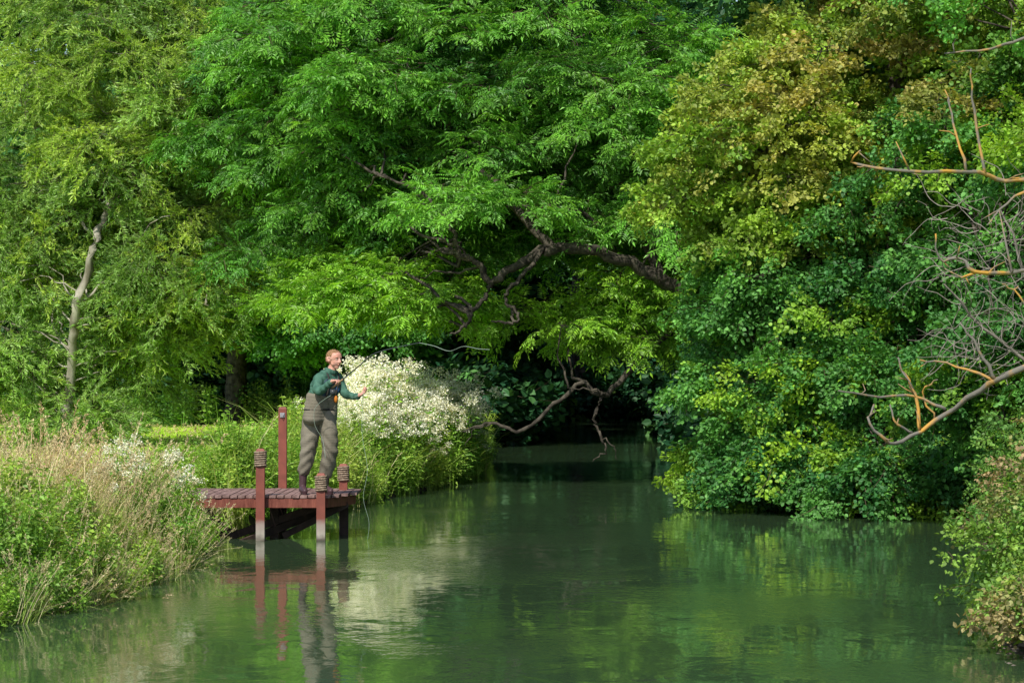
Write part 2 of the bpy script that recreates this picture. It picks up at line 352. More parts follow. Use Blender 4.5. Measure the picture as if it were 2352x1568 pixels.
def scatter(name,c,P,rot,scl,tint,hue=None,parent=None):
    P=np.asarray(P,dtype=np.float32); n=len(P)
    me=bpy.data.meshes.new(name); me.vertices.add(n); me.vertices.foreach_set('co',P.ravel())
    def at(nm,ty,d,k):
        a=me.attributes.new(nm,ty,'POINT'); a.data.foreach_set(k,np.asarray(d,dtype=np.float32).ravel())
    at('rot','FLOAT_VECTOR',rot,'vector'); at('scl','FLOAT',scl,'value'); at('tint','FLOAT',np.clip(tint,0,1),'value')
    at('hue','FLOAT',np.clip(hue if hue is not None else np.zeros(n),0,1),'value')
    o=link(bpy.data.objects.new(name,me))
    if parent: adopt(o,parent)
    ng=bpy.data.node_groups.new(name+'_gn','GeometryNodeTree')
    ng.interface.new_socket('Geometry',in_out='INPUT',socket_type='NodeSocketGeometry')
    ng.interface.new_socket('Geometry',in_out='OUTPUT',socket_type='NodeSocketGeometry')
    gi=ng.nodes.new('NodeGroupInput'); go=ng.nodes.new('NodeGroupOutput')
    ci=ng.nodes.new('GeometryNodeCollectionInfo'); ci.inputs['Collection'].default_value=c
    ci.inputs['Separate Children'].default_value=True; ci.inputs['Reset Children'].default_value=True
    ip=ng.nodes.new('GeometryNodeInstanceOnPoints'); ip.inputs['Pick Instance'].default_value=True
    a1=ng.nodes.new('GeometryNodeInputNamedAttribute'); a1.data_type='FLOAT_VECTOR'; a1.inputs['Name'].default_value='rot'
    a2=ng.nodes.new('GeometryNodeInputNamedAttribute'); a2.data_type='FLOAT'; a2.inputs['Name'].default_value='scl'
    ng.links.new(gi.outputs[0],ip.inputs['Points']); ng.links.new(ci.outputs[0],ip.inputs['Instance'])
    ng.links.new(a1.outputs[0],ip.inputs['Rotation']); ng.links.new(a2.outputs[0],ip.inputs['Scale'])
    ng.links.new(ip.outputs[0],go.inputs[0])
    md=o.modifiers.new('scatter','NODES'); md.node_group=ng
    return o

# ------------------------------------------------------------ terrain
Lp=np.array([(-60,-6),(10,-5.2),(18,-4.7),(23,-4.2),(26,-3.65),(29.5,-3.5),(34,-3.65),(37,-3.6),(40,-2.9),(43,-2.5),(47,-2.0),(50,-1.45),(53,-.95),(57,-.75),(65,-.7),(75,-.6),(85,-.4),(109,.3),(118,1.0),(121,6),(124,30),(128,60),(400,900)])
Rp=np.array([(-60,5),(10,4.3),(18,3.85),(21,3.75),(25,4.3),(30,5.1),(35,5.7),(40,6.3),(50,6.4),(60,6.0),(90,6.5),(105,8),(110,12),(114,30),(118,60),(400,900)])
def EL(y): return np.interp(y,Lp[:,0],Lp[:,1])
def ER(y): return np.interp(y,Rp[:,0],Rp[:,1])
def hgt(x,y):
    x=np.asarray(x,float); y=np.asarray(y,float)
    wob=.12*np.sin(y*2.3)+.08*np.sin(y*5.1+1)
    d=np.minimum(x-EL(y)-wob,ER(y)+wob-x)
    bed=-.7*np.clip(d/1.2,0,1); o=np.clip(-d/.7,0,1); o=o*o*(3-2*o)
    bank=.52*o+.05*np.sin(x*.8)*np.sin(y*.5)*o+np.clip(-d-2,0,30)*.004
    return np.where(d>0,bed,bank)-.03
xs=np.concatenate([-np.geomspace(400,12.2,24),np.arange(-12,12.1,.2),np.geomspace(12.3,400,24)])
ys=np.concatenate([np.linspace(-60,8,12),np.arange(10,130,.4),np.geomspace(131,700,24)])
X,Y=np.meshgrid(xs,ys); Z=hgt(X,Y)
V=np.stack([X,Y,Z],-1).reshape(-1,3); nx=len(xs); ny=len(ys)
i=np.arange((ny-1)*(nx-1)); r=i//(nx-1); c=i%(nx-1); a=r*nx+c
F=np.stack([a,a+1,a+nx+1,a+nx],-1)
me=bpy.data.meshes.new('ground'); me.from_pydata(V.tolist(),[],F.tolist())
me.polygons.foreach_set('use_smooth',[True]*len(F))
m,nt,out=newmat('ground_grass_soil'); b=N(nt,'ShaderNodeBsdfPrincipled'); b.inputs['Roughness'].default_value=.95; b.inputs['Specular IOR Level'].default_value=.1
ge=N(nt,'ShaderNodeNewGeometry'); sx=N(nt,'ShaderNodeSeparateXYZ'); nt.links.new(ge.outputs['Position'],sx.inputs[0])
no=N(nt,'ShaderNodeTexNoise'); no.inputs['Scale'].default_value=1.3; no.inputs['Detail'].default_value=8; nt.links.new(ge.outputs['Position'],no.inputs['Vector'])
gcol=ramp(nt,no.outputs[0],[(.3,(.20,.36,.03)),(.7,(.38,.55,.05))])
mr=N(nt,'ShaderNodeMapRange'); mr.inputs[1].default_value=.3; mr.inputs[2].default_value=.5; nt.links.new(sx.outputs[2],mr.inputs[0])
mx=N(nt,'ShaderNodeMix',data_type='RGBA'); nt.links.new(mr.outputs[0],mx.inputs[0]); mx.inputs[6].default_value=(.07,.055,.035,1); nt.links.new(gcol,mx.inputs[7])
# ground colour turns dark beyond the meadow, under the trees
mr2=N(nt,'ShaderNodeMapRange'); mr2.inputs[1].default_value=79; mr2.inputs[2].default_value=84; nt.links.new(sx.outputs[1],mr2.inputs[0])
mx3=N(nt,'ShaderNodeMix',data_type='RGBA'); nt.links.new(mr2.outputs[0],mx3.inputs[0]); nt.links.new(mx.outputs[2],mx3.inputs[6]); mx3.inputs[7].default_value=(.035,.045,.02,1)
nt.links.new(mx3.outputs[2],b.inputs['Base Color']); nt.links.new(b.outputs[0],out.inputs[0])
me.materials.append(m); link(bpy.data.objects.new('ground',me))
# water
me=bpy.data.meshes.new('river_water'); me.from_pydata([(-300,-60,0),(300,-60,0),(300,300,0),(-300,300,0)],[],[(0,1,2,3)])
m,nt,out=newmat('river_water'); b=N(nt,'ShaderNodeBsdfPrincipled')
b.inputs['Base Color'].default_value=(.042,.078,.036,1); b.inputs['Roughness'].default_value=.03; b.inputs['IOR'].default_value=1.42
ge=N(nt,'ShaderNodeNewGeometry'); mp=N(nt,'ShaderNodeMapping'); mp.inputs['Scale'].default_value=(1,.55,1); nt.links.new(ge.outputs['Position'],mp.inputs[0])
n1=N(nt,'ShaderNodeTexNoise'); n1.inputs['Scale'].default_value=2.2; n1.inputs['Detail'].default_value=4; n1.inputs['Distortion'].default_value=.6
n2=N(nt,'ShaderNodeTexNoise'); n2.inputs['Scale'].default_value=12; n2.inputs['Detail'].default_value=3
n3=N(nt,'ShaderNodeTexNoise'); n3.inputs['Scale'].default_value=.4; n3.inputs['Detail'].default_value=3
for n in(n1,n2,n3): nt.links.new(mp.outputs[0],n.inputs['Vector'])
msk=ramp(nt,n3.outputs[0],[(.50,(.05,.05,.05)),(.62,(1,1,1))])
mu=N(nt,'ShaderNodeMath',operation='MULTIPLY'); nt.links.new(n2.outputs[0],mu.inputs[0]); nt.links.new(msk,mu.inputs[1])
m2=N(nt,'ShaderNodeMath',operation='MULTIPLY_ADD'); m2.inputs[1].default_value=1.3; nt.links.new(mu.outputs[0],m2.inputs[0]); nt.links.new(n1.outputs[0],m2.inputs[2])
bp=N(nt,'ShaderNodeBump'); bp.inputs['Strength'].default_value=.085; bp.inputs['Distance'].default_value=.06
nt.links.new(m2.outputs[0],bp.inputs['Height']); nt.links.new(bp.outputs[0],b.inputs['Normal']); nt.links.new(b.outputs[0],out.inputs[0])
me.materials.append(m); link(bpy.data.objects.new('river_water',me))

# ------------------------------------------------------------ crowns
def crown(ells,rb=(.5,1.0),nt=42,flat=.4,sc_=(.8,1.28),droop=.6,shell=.45,zmin=.1,hue_p=0,hue_f=None):
    P=[];Ro=[];S=[];T=[];H=[];B=[]
    for e in ells:
        cx,cy,cz,rx,ry,rz,nb=e[:7]
        tb=e[7] if len(e)>7 else .5
        for k in range(nb):
            d=R.normal(0,1,3); d/=np.linalg.norm(d); u=R.uniform(shell**3,1)**(1/3)
            c=np.array([cx+d[0]*u*rx,cy+d[1]*u*ry,cz+d[2]*u*rz])
            if c[2]<zmin+.1: c[2]=zmin+R.uniform(.1,.5)
            rr=R.uniform(*rb); B.append((c,rr))
            n=max(int(nt*rr*rr/(.75*.75)*R.uniform(.8,1.2)),6)
            a=R.uniform(0,2*np.pi,n); q=np.sqrt(R.rand(n)); ex=R.uniform(.75,1.3); th=R.uniform(0,np.pi)
            px=q*np.cos(a)*rr*ex; py=q*np.sin(a)*rr/ex
            x=px*math.cos(th)-py*math.sin(th); y=px*math.sin(th)+py*math.cos(th)
            z=np.sqrt(1-q*q*.95)*rr*flat*R.uniform(-.25,1,n)-q*q*rr*.25
            ou=np.arctan2(d[1],d[0]); z=z-.25*(x*np.cos(ou)+y*np.sin(ou))*u
            zz=np.maximum(c[2]+z,zmin+R.uniform(0,.25,n))
            P.append(np.stack([c[0]+x,c[1]+y,zz],-1))
            yaw=np.arctan2(y,x)+R.normal(0,.6,n); pit=.35-droop*q*1.4+R.normal(0,.3,n); rol=R.normal(0,.45,n)
            Ro.append(np.stack([rol,-pit,yaw],-1)); S.append(R.uniform(sc_[0],sc_[1],n))
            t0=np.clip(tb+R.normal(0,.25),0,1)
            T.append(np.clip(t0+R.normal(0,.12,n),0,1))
            h0=(R.rand()<hue_p)*R.uniform(.3,.9) if hue_f is None else hue_f(c)
            H.append(np.clip(h0+R.normal(0,.1,n)*(h0>0),0,1))
    return np.concatenate(P),np.concatenate(Ro),np.concatenate(S),np.concatenate(T),np.concatenate(H),B
def branches(mb,nodes,B,mat=0,r0=.03,frac=1,sides=4,maxd=5):
    nodes=np.array(nodes)
    for c,rr in B:
        if R.rand()>frac: continue
        dd=nodes-c; dist=np.linalg.norm(dd,axis=1)+np.where(dd[:,2]>0,1.0,0)*dd[:,2]*.6
        j=int(np.argmin(dist+R.uniform(0,.6,len(dist)))); s=nodes[j]; L=np.linalg.norm(c-s)
        if L<.3 or L>maxd: continue
        mid=(s+c)/2+R.normal(0,.09*L,3)+np.array([0,0,.08*L]); e=c+(c-s)/L*rr*.5+R.normal(0,.1,3)-np.array([0,0,.1])
        r=r0*min(1.6,.5+L*.3)
        mb.tube([s,s*.6+mid*.4+R.normal(0,.04*L,3),mid,c,e],[r,r*.85,r*.65,r*.4,r*.15],sides,mat,3,jit=.015*min(L,2))
        for k in range(3):
            a=R.uniform(0,6.28); e2=c+np.array([math.cos(a),math.sin(a),R.uniform(-.3,.2)])*rr*.8
            mb.tube([c,(c+e2)/2+R.normal(0,.06,3),e2],[r*.35,r*.25,r*.1],3,mat,2)

# --- ash tree leaning over the river from the right bank (modelled at y~50, then set 3 m further upstream, 6% larger)
ash=empty('ash_tree',(7.6,58,.45))
def tree_obj(par,mb,name,mats): return adopt(mb.obj(name,mats,True),par)
mb=MB(); nodes=[]; RS=.72
def limb(pts,rad,jit=.02,sides=8,mat=0,dy=0):
    q=mb.tube([(p[0],p[1]+dy,p[2]) for p in pts],[x*RS for x in rad],sides,mat,6,jit=jit); nodes.extend([tuple(v) for v in q]); return q
limb([(7.4,55.2,.2),(6.9,54.0,1.1),(5.6,52,2.0),(4.4,50.4,2.5),(3.5,49.4,3.0),(2.8,48.8,3.5),(1.9,48.4,3.95),(1.18,48.2,4.15),(.56,48.1,4.10)],[.40,.32,.26,.21,.18,.16,.145,.14,.13],.018,10)
D=-1.8
limb([(.56,50,4.12),(-.0,49.8,3.8),(-.35,49.8,3.57),(-.62,49.8,3.9),(-.89,49.8,4.06),(-1.04,49.9,4.6),(-1.57,50,5.1),(-2.3,50.1,5.4)],[.12,.10,.085,.075,.065,.055,.04,.018],dy=D)
limb([(-.35,49.8,3.57),(-.5,49.7,3.25),(-.69,49.6,3.0),(-.8,49.6,2.8),(-1.04,49.5,2.69)],[.065,.055,.05,.04,.018],dy=D)
limb([(.5,49.9,4.1),(.3,49.7,3.8),(-.0,49.6,3.5),(-.12,49.6,3.25),(.12,49.5,2.98),(-.05,49.5,2.86),(-.35,49.5,2.9)],[.065,.055,.05,.045,.04,.035,.015],dy=D)
limb([(.7,50,4.15),(.18,50.2,4.68),(-.35,50.6,5.36),(-.73,51.0,5.74),(-1.34,51.6,6.66),(-1.8,52,8)],[.12,.1,.08,.065,.05,.03],dy=D)
limb([(2.6,50.4,3.6),(2.0,51.2,5.0),(1.6,52,6.5),(1.0,52.3,8.2),(.5,52.5,10)],[.13,.11,.09,.07,.04],dy=D)
limb([(1.9,50.1,4.0),(1.2,49.4,4.75),(.3,49,4.85),(-.6,48.8,4.8)],[.07,.055,.04,.018],dy=-1)
limb([(6.2,53,1.6),(5.6,54,4),(4.2,54.5,6.5),(2.5,54,8.5),(0,53.5,10.5)],[.25,.2,.16,.12,.06])
limb([(4.2,54.5,6.5),(2,54,7.2),(-1,53.5,7.4),(-3.5,53.3,7.2)],[.12,.1,.07,.03])
limb([(2,54,7.2),(-.5,53,5.9),(-2.7,52.5,5.2)],[.07,.05,.02])
limb([(4.3,50.3,2.5),(3.24,49.6,2.84),(2.47,49,2.54),(1.94,48.8,2.02),(1.56,48.6,1.64),(1.18,48.5,1.84),(.64,48.5,1.42),(.18,48.5,1.05),(-.35,48.5,1.17),(-.86,48.5,1.04)],[.12,.095,.08,.075,.065,.055,.05,.045,.035,.015],.018)
limb([(1.56,48.6,1.64),(1.42,48.5,1.3),(1.50,48.5,1.0),(1.6,48.5,.7),(1.38,48.5,.52)],[.045,.035,.03,.022,.01])
limb([(1.6,48.6,1.65),(1.35,48.4,1.75),(.95,48.3,1.78)],[.035,.024,.01])
limb([(-.35,48.5,1.17),(-.6,48.4,1.05),(-.8,48.3,.8)],[.022,.014,.007])
limb([(1.53,48.5,.95),(1.75,48.4,.75),(1.8,48.4,.55)],[.018,.012,.006])
ells=[(-.6,50.8,7.5,4.0,2.4,2.3,74,.6),(-2.6,51.4,5.6,2.1,1.7,1.8,38,.45),(1.5,50,6.3,2.2,1.8,1.3,36,.65),(-2.0,49.8,3.45,1.1,.8,.7,14,.8),
(-2.2,50.2,4.9,1.0,.9,.9,13,.6),(-.8,51.4,4.9,1.6,.8,1.0,15,.55),(1.95,50,3.3,.7,.7,.7,8,.75),(2.15,50.3,2.75,.45,.5,.3,3,.85),(3.3,50.4,5.0,1.6,1.6,1.5,28,.6),(-3.8,52.6,7,2.1,1.6,2.5,32,.4),
(.5,51,10.4,4.2,2.6,1.4,22,.5),(1.2,51.5,4.9,1.4,.9,.8,9,.6),(.3,50.0,3.25,.4,.4,.3,2,.8),(3.1,51,3.4,.7,.7,.5,5,.65),(-3.7,51.6,4.3,1.0,.9,.9,10,.4),(-.4,47.9,5.2,1.3,.5,.35,4,.8),(2.3,48.3,4.7,.9,.5,.3,3,.8),(.9,48.4,2.9,.35,.3,.2,1,.85)]
P,Ro,S,T,H,B=crown(ells,(.45,.95),34,hue_f=lambda c: .5*(c[2]<4.3)+ .12)  # low boughs yellower, backlit glow put into the leaf colour
branches(mb,nodes,B,0,.026)
mb.v=[(x*1.06,y+3,z*1.06-.12) for x,y,z in mb.v]; P=P*np.array([1.06,1,1.06])+np.array([0,3,-.12]); S=S*1.05
tree_obj(ash,mb,'trunk_and_limbs',[M_bark]); scatter('foliage',C_ash,P,Ro,S,T,H,ash); RS=1
# --- field maple (right bank)
mp_=empty('field_maple_tree',(8.2,44.5,.5)); mb=MB(); nodes=[]
limb([(8.2,44.5,.2),(7.9,44.4,2.2),(7.2,44.2,4),(6.2,44,5.8),(5.6,44,8),(5,44,10)],[.3,.26,.22,.17,.12,.05])
limb([(7.4,44.2,3.2),(6.0,43.6,4.2),(4.7,43.2,5.0),(3.6,43,5.6)],[.15,.12,.09,.04])
limb([(7.2,44.2,4),(7.5,42.5,5.5),(7.6,41,7)],[.14,.1,.05])
ells=[(4.0,43.2,5.5,1.7,1.4,1.9,44,.7),(5.7,44,6.7,1.9,1.6,2.1,42,.5),(7.3,41.5,6.6,1.8,1.6,2.2,36,.25),(5.2,44.8,9.4,3.4,2.0,1.5,26,.4),(4.9,43.4,4.2,1.6,1.3,.9,20,.55)]
hf_=lambda c: float(np.clip(R.normal(.04,.12)+ .40*(abs(c[0]-4.8)<1.6)*(c[2]>4.6)*(R.rand()<.4),0,.6))
P,Ro,S,T,H,B=crown(ells,(.4,.8),40,flat=.5,hue_f=hf_)
branches(mb,nodes,B,0,.022); tree_obj(mp_,mb,'trunk_and_limbs',[M_bark]); scatter('foliage',C_map,P,Ro,S,T,H,mp_)
# --- hawthorn (right bank, down to the water)
hw=empty('hawthorn_tree',(7.3,42,.5)); mb=MB(); nodes=[]
limb([(7.3,42,.2),(6.9,42,1.4),(6.2,42,2.5),(5.4,42.2,3.4),(4.6,42.5,4.0)],[.22,.18,.14,.1,.05])
limb([(6.9,42,1.2),(5.8,41.8,1.6),(4.6,41.9,1.5),(3.8,42,1.2)],[.12,.1,.07,.03])
limb([(6.9,42,1.4),(6.9,40,2.5),(6.7,38.6,3)],[.12,.09,.04])
ells=[(4.4,43,3.35,1.55,1.4,1.2,32,.5),(4.2,42.4,1.75,1.3,1.3,1.1,30,.4),(5.6,42,2.2,1.6,1.5,1.9,40,.45),(6.7,41,4.3,1.7,1.5,2.2,42,.45),(6.7,38.3,1.9,1.1,1.3,1.6,30,.4),
(3.4,43.2,.75,.7,.8,.5,11,.5),(4.6,41.8,.7,1.2,1.0,.5,16,.4),(5.9,40.6,.7,1.2,1.1,.5,16,.3),(3.6,44.2,2.6,.8,.8,1.2,14,.6),(7,36,3.6,1.1,1.2,1.5,14,.4)]
P,Ro,S,T,H,B=crown(ells,(.35,.75),42,flat=.5,zmin=.06,droop=.75,hue_p=.25)
branches(mb,nodes,B,0,.02); tree_obj(hw,mb,'trunk_and_limbs',[M_bark]); scatter('foliage',C_haw,P,Ro,S,T,H,hw)
# --- willow
wl=empty('willow_tree',(-9,57,.55)); mb=MB(); nodes=[]; RS=.62
limb([(-9.0,57,.4),(-8.85,56.6,1.3),(-8.66,56.2,2.5),(-8.55,55.9,3.4),(-8.2,56.0,4.66),(-8.0,56.6,5.4),(-7.4,57.8,7.4),(-7.0,58,10),(-7,58,12)],[.19,.17,.15,.14,.12,.1,.07,.05,.02])
limb([(-8.5,56.0,3.4),(-7.6,56,4.0),(-6.6,55.8,3.6),(-5.9,55.8,3.3)],[.05,.04,.025,.01])
limb([(-8.2,56.1,4.66),(-9.2,57.4,5.8),(-9.9,58,7.4)],[.06,.045,.015])
limb([(-8.0,56.7,5.8),(-6.9,57.4,6.5),(-6.0,57.7,7.3)],[.05,.04,.015])
ells=[(-7.9,58,8.2,2.4,2.1,2.1,42,.5),(-9.0,58,5.9,1.9,1.6,1.6,28,.5),(-6.5,57.8,5.9,1.6,1.6,1.7,28,.55),(-6.6,57.2,3.7,1.6,1.4,1.1,18,.5),(-10.1,57.4,4.0,.9,1.3,1.4,14,.55),(-9.9,57,2.0,.6,1,.9,8,.6),(-8,58.6,11.6,2.8,2.2,1.4,14,.5),(-7.4,57.4,2.4,.9,.9,.7,7,.6),(-5.4,57,7.6,1,1,1.4,9,.6),(-8.2,56.4,6.4,.8,.5,.8,5,.6),(-8.6,56.3,1.5,.8,.4,.4,3,.6)]
P,Ro,S,T,H,B=crown(ells,(.45,.9),36,flat=.7,droop=.7,hue_p=.4,sc_=(.8,1.3))
branches(mb,nodes,B,0,.018); tree_obj(wl,mb,'trunk_and_limbs',[M_palebark]); scatter('foliage',C_wil,P,Ro,S,T,H,wl); RS=1
# --- chestnut behind the meadow
ch=empty('chestnut_tree',(-7.7,79,.6)); mb=MB(); nodes=[]
limb([(-7.7,79,.4),(-7.65,79,2.2),(-7.6,79,4.5),(-7.3,79,8),(-7,79,11)],[.36,.32,.28,.2,.1])
limb([(-7.6,79,3.5),(-5.6,78,4.5),(-4,77.5,4.2)],[.15,.1,.04]); limb([(-7.6,79,3.8),(-9.6,78,5)],[.14,.05])
ells=[(-7.0,77.5,4.6,3.3,2.2,1.5,44,.5),(-4.6,77,3.4,1.5,1.2,.9,13,.45),(-7,79,8,4,2.6,2.4,46,.4),(-5,79,12,4.2,2.8,2.2,24,.4),(-3.2,78,5.5,1.6,1.4,1.5,16,.35)]
P,Ro,S,T,H,B=crown(ells,(.7,1.3),20,sc_=(1.35,1.9)); branches(mb,nodes,B,0,.04); tree_obj(ch,mb,'trunk_and_limbs',[M_bark]); scatter('foliage',C_haw,P,Ro,S,T,H,ch)
# --- distant mass of trees + understory
ells=[]
for x in np.arange(-32,30,4.5):
    y=R.uniform(96,108) if x<-2 or x>9 else R.uniform(126,134)
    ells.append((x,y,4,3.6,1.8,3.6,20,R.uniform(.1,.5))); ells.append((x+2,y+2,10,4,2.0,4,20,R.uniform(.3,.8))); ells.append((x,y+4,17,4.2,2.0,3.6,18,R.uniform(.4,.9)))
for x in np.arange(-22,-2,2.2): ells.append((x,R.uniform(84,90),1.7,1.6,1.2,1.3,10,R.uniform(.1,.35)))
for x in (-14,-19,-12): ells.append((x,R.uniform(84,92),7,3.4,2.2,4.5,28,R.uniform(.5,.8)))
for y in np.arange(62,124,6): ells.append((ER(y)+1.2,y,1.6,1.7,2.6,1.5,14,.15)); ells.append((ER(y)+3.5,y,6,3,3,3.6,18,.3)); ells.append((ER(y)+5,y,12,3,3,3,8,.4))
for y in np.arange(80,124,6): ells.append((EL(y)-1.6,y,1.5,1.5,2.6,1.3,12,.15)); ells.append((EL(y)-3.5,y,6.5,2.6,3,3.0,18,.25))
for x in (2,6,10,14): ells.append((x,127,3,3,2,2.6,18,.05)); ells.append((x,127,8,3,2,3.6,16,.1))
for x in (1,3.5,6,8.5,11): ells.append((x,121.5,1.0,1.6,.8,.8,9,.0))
for y in (78,88,98,108): ells.append((2.8,y,9.5,3.6,3,2.6,22,.2))  # canopy clumps added over the river to shade the far background
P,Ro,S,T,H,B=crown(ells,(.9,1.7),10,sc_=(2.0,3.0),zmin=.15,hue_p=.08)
root=empty('distant_trees',(0,110,.5)); mb=MB()
for x in np.arange(-40,44,3.1):
    y=R.uniform(95,125) if x<-3 or x>9 else 128; r=R.uniform(.15,.3); lean=R.normal(0,.8)
    mb.tube([(x,y,.2),(x+lean*.3,y,4),(x+lean,y,10),(x+lean*1.5,y,16)],[r,r*.8,r*.6,r*.2],6,0,3)
mb.tube([(3.4,119.5,.1),(3.0,119.5,1.6),(2.6,119.5,3.4),(2.8,119.5,7),(3.2,119.5,10)],[.26,.24,.2,.17,.1],7,0,4)
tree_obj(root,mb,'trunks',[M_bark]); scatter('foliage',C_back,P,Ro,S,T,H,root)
# --- dense backing trees on the right bank
root=empty('riverside_trees',(12,46,.5)); mb=MB(); ells=[]
for y in np.arange(30,62,5): ells+=[(9.2,y,2.2,1.4,2.6,2.0,12,.2),(10.5,y,6.5,1.8,2.6,2.8,14,.3),(10.5,y,11,2.2,2.6,1.8,5,.4)]; mb.tube([(11,y,.2),(10.8,y,5),(10.5,y,11)],[.25,.2,.08],7,0,3)
P,Ro,S,T,H,B=crown(ells,(.8,1.3),13,sc_=(1.8,2.5),zmin=.4); tree_obj(root,mb,'trunks',[M_bark]); scatter('foliage',C_haw,P,Ro,S,T,H,root)
# --- lichen covered bare tree on the near right bank
ln=empty('lichen_tree',(6.2,24.5,.5)); mb=MB(); nodes=[]
def lb(pts,r0,r1,d=24.0):
    n=len(pts); rr=[r0+(r1-r0)*k/(n-1) for k in range(n)]
    P3=[(p[0],d+.25*math.sin(p[0]*3+p[1]*2),p[1]) for p in pts]
    q=mb.tube(P3,rr,6,0,4,jit=.008)
    for v in q[3::2]:
        if R.rand()<.4:
            a=R.uniform(0,6.28); L=R.uniform(.05,.2); e=v+Vector((math.cos(a)*L,R.normal(0,.05),math.sin(a)*L))
            mb.tube([v,(v+e)/2+rn(.012),e],[.007,.006,.003],4,0,1)
limb([(6.2,24.6,.2),(6.0,24.5,1.5),(5.8,24.4,3),(5.6,24.3,5),(5.3,24.2,7.5)],[.16,.14,.12,.09,.04])
lb([(5.9,2.3),(5.0,2.3),(4.32,2.12),(4.02,1.97),(3.69,1.71),(3.4,1.53),(3.18,1.47),(3.01,1.62),(3.06,1.79)],.034,.009)
lb([(3.47,1.57),(3.45,1.82),(3.36,2.04),(3.29,2.19)],.018,.007)
lb([(3.69,1.75),(3.43,1.86),(3.03,1.86),(2.74,1.91)],.016,.007)
lb([(4.06,2.0),(3.91,2.26),(3.76,2.48)],.018,.007)
lb([(4.05,1.99),(3.75,2.12),(3.47,2.17)],.014,.006)
lb([(3.4,1.55),(3.24,1.66),(3.21,1.79)],.012,.006)
lb([(3.6,1.66),(3.5,1.9),(3.62,2.0)],.01,.005)
lb([(5.7,3.9),(5.0,3.75),(4.32,3.70),(3.98,3.75),(3.32,3.75),(2.88,3.81),(2.92,3.92)],.028,.007)
lb([(3.84,3.77),(3.76,4.18),(3.69,4.47)],.014,.005); lb([(4.02,3.75),(3.95,4.29),(3.91,4.65)],.016,.006); lb([(3.32,3.75),(3.21,3.99)],.01,.004)
lb([(4.5,3.7),(4.2,3.5),(4.0,3.3)],.016,.005)
lb([(5.8,2.9),(5,2.95),(4.32,2.91),(3.91,2.89),(3.76,3.0),(3.58,3.0),(3.54,3.22)],.026,.007); lb([(4.2,2.9),(4.13,3.44)],.013,.005); lb([(3.9,2.9),(3.75,2.86),(3.62,2.93)],.012,.005)
lb([(5.4,5.2),(4.32,4.87),(4.06,4.8),(3.69,4.78)],.02,.006); lb([(4.4,2.4),(4.25,2.7),(4.1,2.8)],.012,.005)
tree_obj(ln,mb,'trunk_and_branches',[M_lichen])
P,Ro,S,T,H,B=crown([(5.3,24.3,6.4,1.4,1.2,1.0,14,.5),(4.2,24.6,5.4,.6,.6,.25,3,.7)],(.3,.55),36)
scatter('foliage',C_haw,P,Ro,S*.7,T,H,ln)
# dead grey twig tangle on the right
mb=MB()
for k in range(130):
    p=Vector((R.uniform(5.1,6.3),R.uniform(33,34.5),R.uniform(2.0,4.3))); d=Vector((R.normal(-.4,.5),R.normal(0,.3),R.normal(-.2,.6)))
    pts=[p]
    for j in range(6): d=(d+rn(.35)).normalized(); p=p+d*R.uniform(.07,.17); pts.append(p)
    mb.tube(pts,[.006,.0055,.005,.0045,.004,.003,.002],3,0,2)
mb.tube([(6.6,34.2,.3),(6.4,34,2),(6.1,33.8,3.2),(5.8,33.8,4.0)],[.045,.035,.02,.008],6,0,4,.01)
mb.tube([(6.4,34,2),(5.6,33.8,2.6),(5.1,33.6,3.1)],[.03,.02,.01],5,0,4,.01)
mb.obj('dead_shrub',[M_greytwig])
# bramble bush lower right
P,Ro,S,T,H,B=crown([(4.15,22.3,.60,.5,.9,.5,34,.55),(4.7,24.2,.9,.6,1.4,.6,28,.5),(5.2,27,.9,.6,1.8,.7,28,.4),(4.1,20.8,.40,.45,.8,.33,26,.6),(5.9,31,1.1,.7,2,.9,30,.35),(5.2,22,1.0,.8,1.4,.8,22,.5),(3.85,21.4,.3,.22,.8,.15,14,.5),(6.5,34,.8,.9,1.6,.7,20,.3)],(.16,.34),60,zmin=.08,hue_p=.35)
scatter('bramble_bush',C_bram,P,Ro,S*.60,T,H)
mb=MB()
for k in range(500):
    y=R.uniform(19.5,24); x=ER(y)+R.uniform(-.25,.3); s=R.uniform(.01,.05); b2=bmesh.new(); bmesh.ops.create_icosphere(b2,subdivisions=1,radius=s)
    z=max(float(hgt(x,y)),-.03)+.01
    vs=[(x+v.co.x*R.uniform(.8,1.5),y+v.co.y*R.uniform(.8,1.3),z+v.co.z*.6) for v in b2.verts]; mb.add(vs,[tuple(v.index for v in fc.verts) for fc in b2.faces]); b2.free()
mb.obj('bank_stones',[simple('stone',(.09,.07,.055),(.24,.20,.17),6,.9,.3)])

# ------------------------------------------------------------ bank vegetation
def lay(name,c,xy,sc,tint,hue=None,lean=.12,sink=.03):
    xy=np.array(xy); z=hgt(xy[:,0],xy[:,1])-sink
    ok=z>-.12; xy=xy[ok]; z=np.maximum(z[ok],-.05); n=len(xy)
    P=np.column_stack([xy,z]); rot=np.column_stack([R.normal(0,lean,n),R.normal(lean*.4,lean,n),R.uniform(0,6.28,n)])
    s=R.uniform(sc[0],sc[1],n)*(1+.2*np.sin(xy[:,0]*2.1+xy[:,1]*.9)+.1*np.sin(xy[:,0]*4.3-xy[:,1]*3))
    t=np.clip(R.normal(tint,.2,n)+.15*np.sin(xy[:,0]*1.7)*np.sin(xy[:,1]*1.1),0,1)
    h=np.zeros(n) if hue is None else np.clip(R.normal(hue,.25,n)+.3*np.sin(xy[:,0]*1.3+xy[:,1]*.7),0,1)
    return scatter(name,c,P,rot,s,t,h)
def strip(n,y0,y1,w0,w1,side='L'):
    y=R.uniform(y0,y1,n); w=R.uniform(w0,w1,n)
    return np.column_stack([(EL(y)-w) if side=='L' else (ER(y)+w),y])
